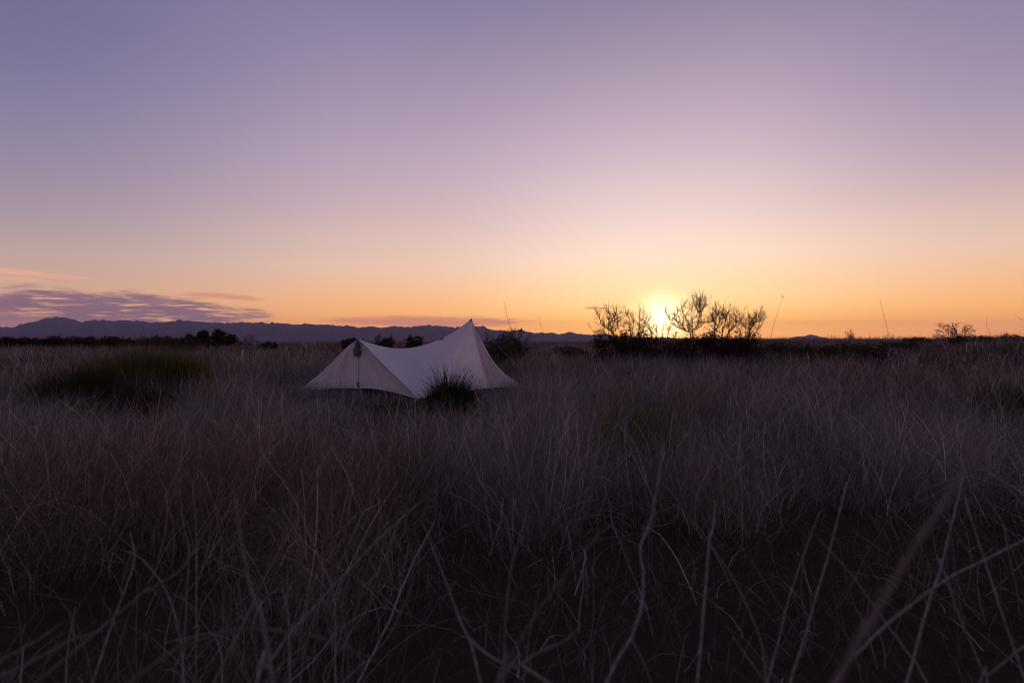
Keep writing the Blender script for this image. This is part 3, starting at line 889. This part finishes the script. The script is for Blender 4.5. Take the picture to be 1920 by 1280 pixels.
def build_shrubs():
    Y = 15.0
    G = 'bare bushes before the sun'
    limb_bush('bare twiggy bush with flat spreading top left of the sun', 1178, Y, [
        [(1165, 690), (1152, 632), (1145, 620), (1129, 610), (1124, 597), (1121, 590)], [(1150, 628), (1141, 612), (1142, 602), (1141, 579)], [(1145, 618), (1152, 604), (1157, 594)],
        [(1150, 626), (1160, 611), (1172, 612)], [(1143, 606), (1150, 596), (1155, 586)], [(1178, 690), (1182, 630), (1181, 610), (1180, 596), (1171, 585)], [(1182, 640), (1187, 612), (1188, 592)],
        [(1190, 690), (1196, 632), (1199, 612), (1199, 587)], [(1196, 640), (1203, 610), (1205, 586)], [(1196, 645), (1206, 616), (1213, 604), (1221, 594)], [(1160, 660), (1139, 628), (1118, 622)]],
        21, [((-.35, 0, .66), (.52, .4, .44), 1300), ((.30, .1, .70), (.50, .4, .42), 1300), ((.75, .1, .45), (.5, .5, .42), 900)], G)
    limb_bush('low sparse scrub of thin twigs right in front of the sun', 1240, Y - .4, [
        [(1228, 690), (1222, 630), (1218, 612)], [(1232, 690), (1232, 628), (1230, 609)], [(1240, 690), (1242, 630), (1245, 612)], [(1250, 690), (1252, 632), (1256, 614)], [(1226, 680), (1214, 640), (1209, 618)], [(1250, 680), (1264, 640), (1268, 622)]],
        33, [((0, 0, .42), (.8, .5, .44), 1100)], G, .26)
    limb_bush('tallest bare bush of forked branches just right of the sun', 1297, Y + .2, [
        [(1296, 690), (1295, 631), (1290, 622), (1281, 617), (1265, 611), (1255, 597), (1249, 586)], [(1290, 622), (1292, 610), (1286, 598), (1282, 590), (1276, 581)], [(1276, 615), (1270, 600), (1268, 590)],
        [(1297, 640), (1300, 619), (1309, 608), (1310, 598), (1314, 589), (1311, 575), (1307, 564)], [(1314, 589), (1318, 580), (1325, 566)], [(1312, 584), (1313, 572), (1316, 564)], [(1312, 590), (1306, 578), (1303, 570)],
        [(1302, 618), (1312, 613), (1321, 605), (1335, 602), (1344, 592), (1341, 582)], [(1299, 622), (1297, 604), (1296, 588), (1293, 578)], [(1286, 620), (1278, 608), (1262, 596)]],
        47, [((.35, .2, .45), (.7, .5, .42), 1000), ((-.3, .2, .40), (.6, .5, .40), 800)], G)
    limb_bush('dense dark-hearted bare bush with one crooked upright limb', 1350, Y + .1, [
        [(1330, 690), (1332, 630), (1344, 615), (1349, 602), (1347, 592), (1354, 580)], [(1349, 603), (1358, 592), (1366, 585)], [(1345, 612), (1338, 600), (1336, 588)], [(1360, 690), (1364, 628), (1372, 617), (1379, 606), (1381, 594)],
        [(1379, 606), (1386, 600), (1391, 597)], [(1352, 690), (1354, 625), (1360, 606), (1362, 594)], [(1340, 690), (1340, 620), (1343, 604)], [(1365, 650), (1368, 620), (1366, 605)]],
        52, [((0, 0, .55), (.62, .5, .46), 1700), ((.35, 0, .5), (.6, .5, .42), 1000)], G)
    limb_bush('low bare bush at the right end of the row by the sun', 1408, Y + .3, [
        [(1404, 690), (1405, 630), (1409, 615), (1414, 607), (1422, 602), (1429, 594)], [(1400, 690), (1398, 628), (1397, 608)], [(1408, 640), (1418, 620), (1427, 610)], [(1404, 640), (1404, 616), (1408, 602)], [(1412, 612), (1416, 598), (1418, 590)], [(1396, 660), (1390, 630), (1386, 614)]],
        64, [((-.15, 0, .48), (.55, .5, .45), 1300)], G)
    # behind the tent
    b = gbase(945, 15.5)
    twig_shrub('pale_shrub', 'grey-leaved rounded shrub behind the right end of the tent', 'shrub', b,
               [((-.8, .1, .8), .56, .016, 3), ((-.3, -.2, 1), .60, .016, 3), ((.0, .2, 1), .66, .016, 3), ((.5, -.1, .9), .58, .016, 3), ((.95, .2, .7), .55, .015, 3), ((-.1, -.4, 1), .56, .016, 3)],
               M_GREYLEAF, 2, .020, seed=71, skirt=[((.05, .15, .50), (.62, .5, .42), 600)])
    for px, tp, D, w, lab, sd in ((720, 628, 26, .45, 'small dark two-lobed shrub seen over the tent ridge', 81), (776, 630, 26, .42, 'small dark shrub over the lowest dip of the tent ridge', 82),
                                  (655, 633, 25, .34, 'small dark scrub left of the low tent peak', 83)):
        h = top_h(px, tp, D)
        leafy_shrub('scrub_bush', lab, gbase(px, D), [((-w * .45, 0, h * .62), (w * .6, w * .6, h * .36)), ((w * .45, .1, h * .66), (w * .55, w * .6, h * .36)), ((0, 0, h * .35), (w, w * .8, h * .35))], leaf=.05, n=420, seed=sd, group='small dark bushes behind the tent')
    # trees and scrub on the left horizon
    D = 44.0
    b = gbase(395, D); h = top_h(395, 620.5, D); k = D / 1000
    leafy_shrub('mesquite_tree', 'broad dark tree clump with lumpy top on the left plain', b,
                [((-13 * k, 0, h * .70), (9 * k, 9 * k, h * .30)), ((12 * k, .2, h * .70), (13 * k, 9 * k, h * .30)), ((33 * k, 0, h * .50), (14 * k, 10 * k, h * .30)), ((-36 * k, 0, h * .42), (16 * k, 10 * k, h * .32)), ((0, 0, h * .35), (46 * k, 14 * k, h * .36))],
                'tree', leaf=.10, n=900, seed=91)
    b = gbase(502, 34); h = top_h(502, 640.5, 34); k = .034
    leafy_shrub('scrub_bush', 'round dark bush standing alone right of the left tree clump', b, [((5 * k, 0, h * .62), (9 * k, 8 * k, h * .38)), ((-6 * k, 0, h * .42), (12 * k, 9 * k, h * .38)), ((8 * k, .1, h * .35), (9 * k, 9 * k, h * .33))], leaf=.06, n=500, seed=92)
    leafy_shrub('scrub_bush', 'thin low scrub between the tree clump and the lone round bush', gbase(470, 38), [((0, 0, .55), (.6, .5, .4)), ((-.7, .1, .4), (.5, .4, .3))], leaf=.05, n=160, seed=93)
    rng = np.random.RandomState(8)
    HEDGE = 'cut-off first second third fourth fifth sixth seventh eighth ninth tenth eleventh twelfth thirteenth fourteenth fifteenth'.split()
    for i, px in enumerate(np.linspace(-30, 340, 16)):
        D = 42 + rng.uniform(-4, 6); tp = 632.0 + rng.uniform(-2.5, 1.8)
        h = top_h(px, tp, D); w = 15 * D / 1000
        leafy_shrub('scrub_bush', HEDGE[i] + ' bush from the left edge in the dark line on the left plain', gbase(px, D),
                    [((rng.uniform(-.4, .4) * w, 0, h * .6), (w * .6, .5, h * .42)), ((-w * .5, .2, h * .42), (w * .75, .6, h * .42)), ((w * .5, 0, h * .42), (w * .75, .6, h * .42))],
                    leaf=.06, n=520, seed=100 + i, group='bushes in a line on the far left plain')
    leafy_shrub('scrub_bush', 'blurred dark shrub at the foot of the left tree clump', gbase(352, 27), [((0, 0, .4), (.75, .6, .38)), ((-.4, 0, .3), (.6, .5, .3))], leaf=.05, n=420, seed=121)
    for px, D, lab, sd in ((432, 14.5, 'small olive shrub in the grass left of the tent', 131), (503, 14.0, 'dark little shrub in the grass just left of the tent', 132)):
        broom_shrub('grass_shrub', lab, gbase(px, D), .32, .40, 420, M_BROOM, sd, width=.007)
    # right-hand scrub
    h = top_h(1786, 616, 19)
    b = gbase(1786, 19)
    twig_shrub('sprig_shrub', 'leafy sprigged shrub on the right skyline', 'shrub', b, [((-.25, 0, 1), h * .8, .012, 2), ((.12, .1, 1), h * .75, .012, 2), ((-.6, 0, 1), h * .6, .01, 2), ((.5, .1, 1), h * .55, .01, 2)], M_DARKLEAF, 2, .024, seed=141)
    b = gbase(1804, 19.3)
    twig_shrub('sprig_shrub', 'single tall leafy sprig on the right skyline', 'shrub', b, [((-.04, 0, 1), h * .92, .012, 1), ((.1, .1, 1), h * .7, .010, 1)], M_DARKLEAF, 4, .03, seed=148)
    leafy_shrub('scrub_bush', 'tiny round bush on the horizon right of the butte', gbase(1595, 40), [((0, 0, top_h(1595, 634, 40)), (.35, .3, .33)), ((0, 0, .5), (.5, .3, .4))], leaf=.04, n=200, seed=151)
    rs = np.random.RandomState(17)
    specs = [(1452, 640, 24, .55), (1500, 646, 21, .6), (1555, 650, 19, .55), (1598, 644, 20, .7), (1640, 648, 17, .6), (1690, 640, 21, .5), (1722, 633, 26, .5), (1838, 630, 24, .45), (1893, 627, 26, .6), (1080, 655, 22, .5), (1062, 650, 30, .6), (1140, 660, 17, .45)]
    names = ['low dark shrub below the horizon right of the bare bushes', 'flat dark shrub beneath the small butte', 'dark shrub in the hollow right of the butte', 'broad dark shrub in the hollow below the tiny horizon bush',
             'near dark shrub at the edge of the right-hand grass', 'dark shrub left of the right skyline scrub', 'dark skyline shrub left of the leafy sprigs', 'dark skyline shrub right of the leafy sprigs', 'dark skyline shrub at the right picture edge',
             'dark shrub in the grass left of the bare bushes', 'small far shrub on the plain right of the pale shrub', 'dark shrub at the left foot of the bare bushes']
    for i, (px, tp, D, w) in enumerate(specs):
        h = max(.3, top_h(px, tp, D))
        leafy_shrub('scrub_bush', names[i], gbase(px, D), [((0, 0, h * .6), (w * .7, .5, h * .40)), ((-w * .6, .1, h * .42), (w * .7, .5, h * .36)), ((w * .6, 0, h * .40), (w * .7, .5, h * .36))], leaf=.035, n=520, seed=160 + i, group='dark shrubs on the right-hand grassland')
    # near green shrubs
    b = gbase(285, 8.6)
    broom_shrub('broom_shrub', 'large yellow-green broom shrub in the grass at left', b, .80, .82, 6400, M_BROOM, 201, width=.006, lean=.30)
    SHRUB_SPOTS.append((b[0], b[1], .55))
    b = gbase(150, 7.2)
    broom_shrub('broom_shrub', 'darker low broom shrub beside the yellow-green one', b, .72, .54, 3400, M_DARKLEAF, 202, width=.006, lean=.4)
    SHRUB_SPOTS.append((b[0], b[1], .45))
    b = gbase(230, 6.0)
    broom_shrub('broom_shrub', 'dark shadowy shrub in the hollow before the left broom shrub', b, .85, .42, 3600, M_DARKLEAF, 206, width=.005, lean=.5)
    SHRUB_SPOTS.append((b[0], b[1], .5))
    b = gbase(853, 6.1)
    broom_shrub('broom_shrub', 'dark green shrub with seed stalks before the tent', b, .25, .46, 4200, M_DARKLEAF, 203, width=.006, lean=.24, tops=12)
    SHRUB_SPOTS.append((b[0], b[1], .28))
    b = gbase(1900, 5.2)
    broom_shrub('broom_shrub', 'dark grey-green shrub at the right picture edge', b, .38, .54, 2200, M_DARKLEAF, 204, width=.005, lean=.55)
    SHRUB_SPOTS.append((b[0], b[1], .3))
    b = gbase(1190, 3.5)
    broom_shrub('broom_shrub', 'dark olive tussock among the near grass right of centre', b, .24, .52, 2200, M_BROOM, 205, width=.003, lean=.28)
    SHRUB_SPOTS.append((b[0], b[1], .18))
build_shrubs()

build_grass()

# ------------------------------------------------------------------ stems in the foreground
def stem(label, pix, d_top, d_bot, w_top, w_bot, mat=None, branches=(), seed=0, name='dry_stem', group='dry stems in the foreground', to_ground=True):
    """pix runs from the tip down; widths are real diameters in metres"""
    rng = np.random.RandomState(seed + len(pix) * 7)
    k = len(pix)
    P = [np.array(at(x, y, d_top + (d_bot - d_top) * i / (k - 1))) for i, (x, y) in enumerate(pix)]
    if to_ground and P[-1][2] > 0.02:
        d = P[-1] - P[-2]; d[2] = min(d[2], -.3 * np.linalg.norm(d[:2]) - .01)
        z = P[-1][2] - float(ground_z(P[-1][0], P[-1][1])) + .03
        d *= .5 * z / -d[2]
        h = np.linalg.norm(d[:2]); d[:2] *= min(1, .6 / max(h, 1e-6))
        P.append(P[-1] + d)
        P.append(P[-1] + d * np.array((.5, .5, 1)))
    n = max(10, 5 * len(P))
    C = crom(P, n)
    C += rng.normal(0, .0003, C.shape)
    rad = .62 * np.linspace(w_top / 2, w_bot / 2, n) * (1 + .06 * rng.randn(n)); rad[:3] *= (.35, .65, .85)
    base = P[-1]
    root = empty(name, base); tag(root, label, 'stem', group)
    V, F = tube(C - base, rad, 7)
    st = mesh_obj('stalk', V, F, mat or M_STEM, root, True)
    for bp, bw in branches:
        kb = len(bp)
        tt = min(1.0, max(0.0, (bp[0][1] - pix[0][1]) / max(1, pix[-1][1] - pix[0][1])))
        d0 = d_top + (d_bot - d_top) * tt
        B = crom([np.array(at(x, y, d0 * (1 + .02 * i))) for i, (x, y) in enumerate(bp)], 4 * kb)
        V, F = tube(B - base, np.linspace(bw / 3, bw / 6, len(B)), 6)
        mesh_obj('side_branch', V, F, mat or M_STEM, root, True)
    return root

STEMS = [
    ('thick crooked twig with an elbow bend right of the centre foreground', [(1246, 838), (1237, 882), (1221, 971), (1201, 1024), (1206, 1077), (1203, 1134), (1185, 1191), (1160, 1231), (1134, 1284)], 1.05, .85, .007, .010, 0, [([(1185, 1200), (1205, 1239), (1222, 1282)], .006), ([(1237, 870), (1216, 872), (1202, 852), (1189, 825)], .0025)]),
    ('straight upright stem right of the crooked twig', [(1341, 940), (1337, 985), (1329, 1024), (1319, 1146), (1307, 1284)], 1.1, .85, .005, .008, 0, []),
    ('slim upright stem left of centre with slight curve', [(998, 915), (978, 996), (959, 1061), (949, 1146), (945, 1239), (943, 1284)], 1.0, .8, .004, .008, 1, []),
    ('long stem leaning left across the centre foreground', [(790, 975), (831, 1077), (864, 1166), (884, 1211), (902, 1284)], 1.0, .82, .004, .007, 0, []),
    ('short stem sloping to the right at the bottom centre', [(872, 1185), (900, 1215), (937, 1239), (969, 1252), (1034, 1284)], .78, .72, .005, .008, 0, []),
    ('faint red stem leaning right over the dark centre', [(1140, 979), (1063, 1073), (1006, 1150), (945, 1252), (930, 1284)], .62, .55, .003, .005, 1, []),
    ('low reddish stem curving right at the bottom centre', [(1091, 1170), (1060, 1200), (1026, 1215), (969, 1248), (929, 1284)], .75, .65, .004, .007, 1, []),
    ('thin curved stem at the lower centre left', [(778, 1077), (763, 1120), (746, 1158), (726, 1195), (690, 1236), (640, 1280)], 1.15, .95, .002, .004, 0, []),
    ('long pale stem slanting up to the right at lower left', [(790, 938), (717, 1004), (620, 1103), (544, 1187), (500, 1252), (480, 1284)], 1.05, .7, .004, .007, 0, []),
    ('thin stem crossing another like an X at left', [(487, 836), (497, 860), (528, 898), (563, 959), (593, 1036), (626, 1118), (628, 1240), (630, 1284)], 1.5, 1.1, .004, .006, 0, []),
    ('stem leaning right that forms the X at left', [(590, 812), (601, 842), (601, 882), (565, 959), (528, 1024), (484, 1109), (460, 1160)], 1.0, .85, .007, .008, 1, []),
    ('blurred thick pale stem at left standing nearly upright', [(437, 905), (451, 1004), (467, 1093), (484, 1138), (500, 1203), (512, 1284)], .72, .55, .005, .007, 1, []),
    ('upright stem at the lower left under the arch', [(526, 1080), (540, 1150), (543, 1220), (544, 1284)], .95, .85, .004, .006, 0, []),
    ('stem bent over in a low arch at lower left', [(720, 1250), (683, 1227), (610, 1199), (544, 1185), (467, 1178), (406, 1187), (337, 1219), (280, 1252)], .72, .62, .003, .006, 1, []),
    ('short bright stem fork at far lower left', [(244, 996), (252, 1044), (240, 1090), (211, 1166), (190, 1230)], 1.2, 1.0, .004, .006, 0, []),
    ('curving stem leaning left at lower left', [(225, 1030), (260, 1044), (301, 1089), (325, 1142), (339, 1211), (345, 1284)], 1.15, .95, .003, .006, 0, []),
    ('thin upright stem at left with straight tip', [(335, 885), (343, 979), (354, 1028), (350, 1120)], 1.6, 1.4, .003, .005, 0, []),
    ('thin stem with a hooked tip at left', [(369, 884), (370, 895), (361, 910), (366, 963), (368, 1040), (368, 1101)], 1.5, 1.35, .003, .005, 0, []),
    ('reddish stem slanting across the left foreground', [(430, 926), (386, 992), (341, 1065), (276, 1109), (200, 1168)], .95, .75, .004, .006, 1, []),
    ('low blurred stem lying along the lower left corner', [(190, 1183), (130, 1200), (80, 1228), (0, 1268), (-90, 1310)], .60, .58, .003, .004, 0, []),
    ('soft blurred stem slanting in from the left edge', [(120, 1165), (60, 1205), (0, 1238), (-120, 1310)], .66, .62, .003, .004, 0, []),
    ('very blurred broad reddish stem slanting up at right', [(1872, 792), (1789, 914), (1708, 1036), (1639, 1154), (1590, 1239), (1540, 1330)], .33, .27, .0042, .005, 1, []),
    ('straight bright stem slanting up to the right edge', [(1960, 990), (1919, 1012), (1846, 1049), (1769, 1089), (1663, 1170), (1606, 1227), (1560, 1284)], .95, .75, .004, .007, 0, []),
    ('long stem leaning right with a forked pale tip', [(1810, 880), (1801, 914), (1785, 979), (1765, 1061), (1740, 1134), (1700, 1276)], 1.1, .85, .004, .007, 0, [([(1803, 905), (1790, 882), (1768, 868)], .0025), ([(1806, 893), (1806, 872), (1796, 848)], .002)]),
    ('stem leaning right in the right half with a hooked tip', [(1604, 905), (1590, 902), (1578, 945), (1554, 1036), (1521, 1150), (1480, 1284)], 1.15, .85, .003, .007, 0, []),
    ('thin parallel stem left of the hooked one', [(1539, 955), (1517, 1012), (1484, 1105), (1460, 1199), (1438, 1284)], 1.2, .9, .003, .006, 0, []),
    ('long stem leaning left through the right foreground', [(1525, 1000), (1590, 1069), (1655, 1158), (1708, 1231), (1740, 1284)], 1.05, .85, .003, .005, 0, []),
    ('stem leaning left near the right edge', [(1756, 1040), (1769, 1069), (1797, 1150), (1846, 1264), (1852, 1284)], .95, .85, .004, .006, 0, []),
    ('outermost long stem leaning left at the right edge', [(1808, 930), (1818, 963), (1850, 1061), (1879, 1150), (1925, 1284)], 1.1, .9, .004, .006, 0, []),
    ('short stem entering at the lower right corner', [(1960, 1176), (1919, 1211), (1850, 1268), (1836, 1284)], .8, .75, .004, .006, 1, []),
    ('curved stem leaning left in the middle of the right foreground', [(1332, 1018), (1375, 1085), (1407, 1150), (1428, 1207), (1438, 1284)], 1.15, .95, .005, .007, 1, []),
    ('thin low stem leaning left at the lower middle right', [(1375, 1190), (1379, 1199), (1405, 1236), (1440, 1284)], .9, .85, .002, .004, 0, []),
    ('pale thin stem arching left near the right edge', [(1765, 868), (1810, 894), (1850, 935), (1879, 979), (1890, 1030)], 1.8, 1.7, .004, .005, 0, []),
    ('tiny pale curl of dry stem in the right foreground', [(1737, 886), (1726, 888), (1720, 896), (1722, 906), (1734, 914), (1742, 960)], 1.9, 1.9, .004, .003, 0, []),
    ('thin wavy stem left of the crooked twig', [(1112, 848), (1120, 880), (1140, 931), (1148, 979), (1168, 1030), (1183, 1068)], 1.9, 1.7, .004, .006, 0, []),
    ('thin dry stem with a kinked tip in the left grass', [(180, 752), (172, 790), (184, 842), (196, 900), (214, 940)], 3.0, 2.7, .006, .008, 0, []),
    ('pale stem rising out of the left grass', [(236, 758), (240, 800), (232, 850), (238, 905)], 3.1, 2.9, .006, .008, 0, []),
]
for i, (lab, pix, d0, d1, w0, w1, red, br) in enumerate(STEMS):
    stem(lab, pix, d0, d1, w0, w1, M_STEMRED if red else M_STEM, br, seed=300 + i)

STALKS = [
    ('tall thin stalk with a side leaf against the sky right of the tent peak', [(944, 560), (948, 580), (952, 598), (957, 622), (958, 660)], 4.2, [([(952, 598), (962, 597.5), (975, 599)], .003)]),
    ('shorter thin stalk right of the one beside the tent peak', [(1007, 590), (1013, 605), (1017, 623), (1019, 660)], 4.4, []),
    ('tall leaning stalk with a seed tip right of the bare bushes', [(1469, 553), (1458, 585), (1450, 612), (1444, 640), (1438, 690)], 4.6, [([(1468, 556), (1464, 552)], .006), ([(1467, 559), (1471, 555)], .006)]),
    ('tall bent stalk alone against the orange sky at right', [(1650, 560), (1652, 572), (1658, 595), (1667, 632), (1672, 680)], 4.4, []),
    ('short curved stalk on the far right skyline', [(1852, 594), (1849, 604), (1852, 617), (1858, 630), (1862, 670)], 5.0, []),
    ('stalk drooping at the right picture edge', [(1903, 590), (1912, 597), (1924, 606), (1934, 640), (1938, 690)], 4.2, []),
    ('thin stalk before the left hedge line', [(262, 625), (263, 645), (261, 680), (259, 730)], 4.5, []),
]
for i, (lab, pix, D, br) in enumerate(STALKS):
    stem(lab, pix, D, D, .003, .0045, M_STEMRED, br, seed=400 + i, name='grass_stalk', group='tall stalks against the sky')

# ------------------------------------------------------------------ haze
def build_haze():
    a, z0, z1 = 17500.0, -60.0, 470.0
    V = [(x, y, z) for z in (z0, z1) for x, y in ((-a, -a), (a, -a), (a, a), (-a, a))]
    F = [(3, 2, 1, 0), (4, 5, 6, 7), (0, 1, 5, 4), (1, 2, 6, 5), (2, 3, 7, 6), (3, 0, 4, 7)]
    m, t, o = new_mat('air')
    v = t.n.new('ShaderNodeVolumePrincipled')
    v.inputs['Color'].default_value = (.68, .66, 1.0, 1)
    v.inputs['Density'].default_value = 3.8e-5
    v.inputs['Anisotropy'].default_value = 0.25
    t.l.new(v.outputs[0], o.inputs['Volume'])
    h = mesh_obj('haze', V, F, m)
    tag(h, 'thin bluish evening haze over the far plain', kind='stuff')
build_haze()
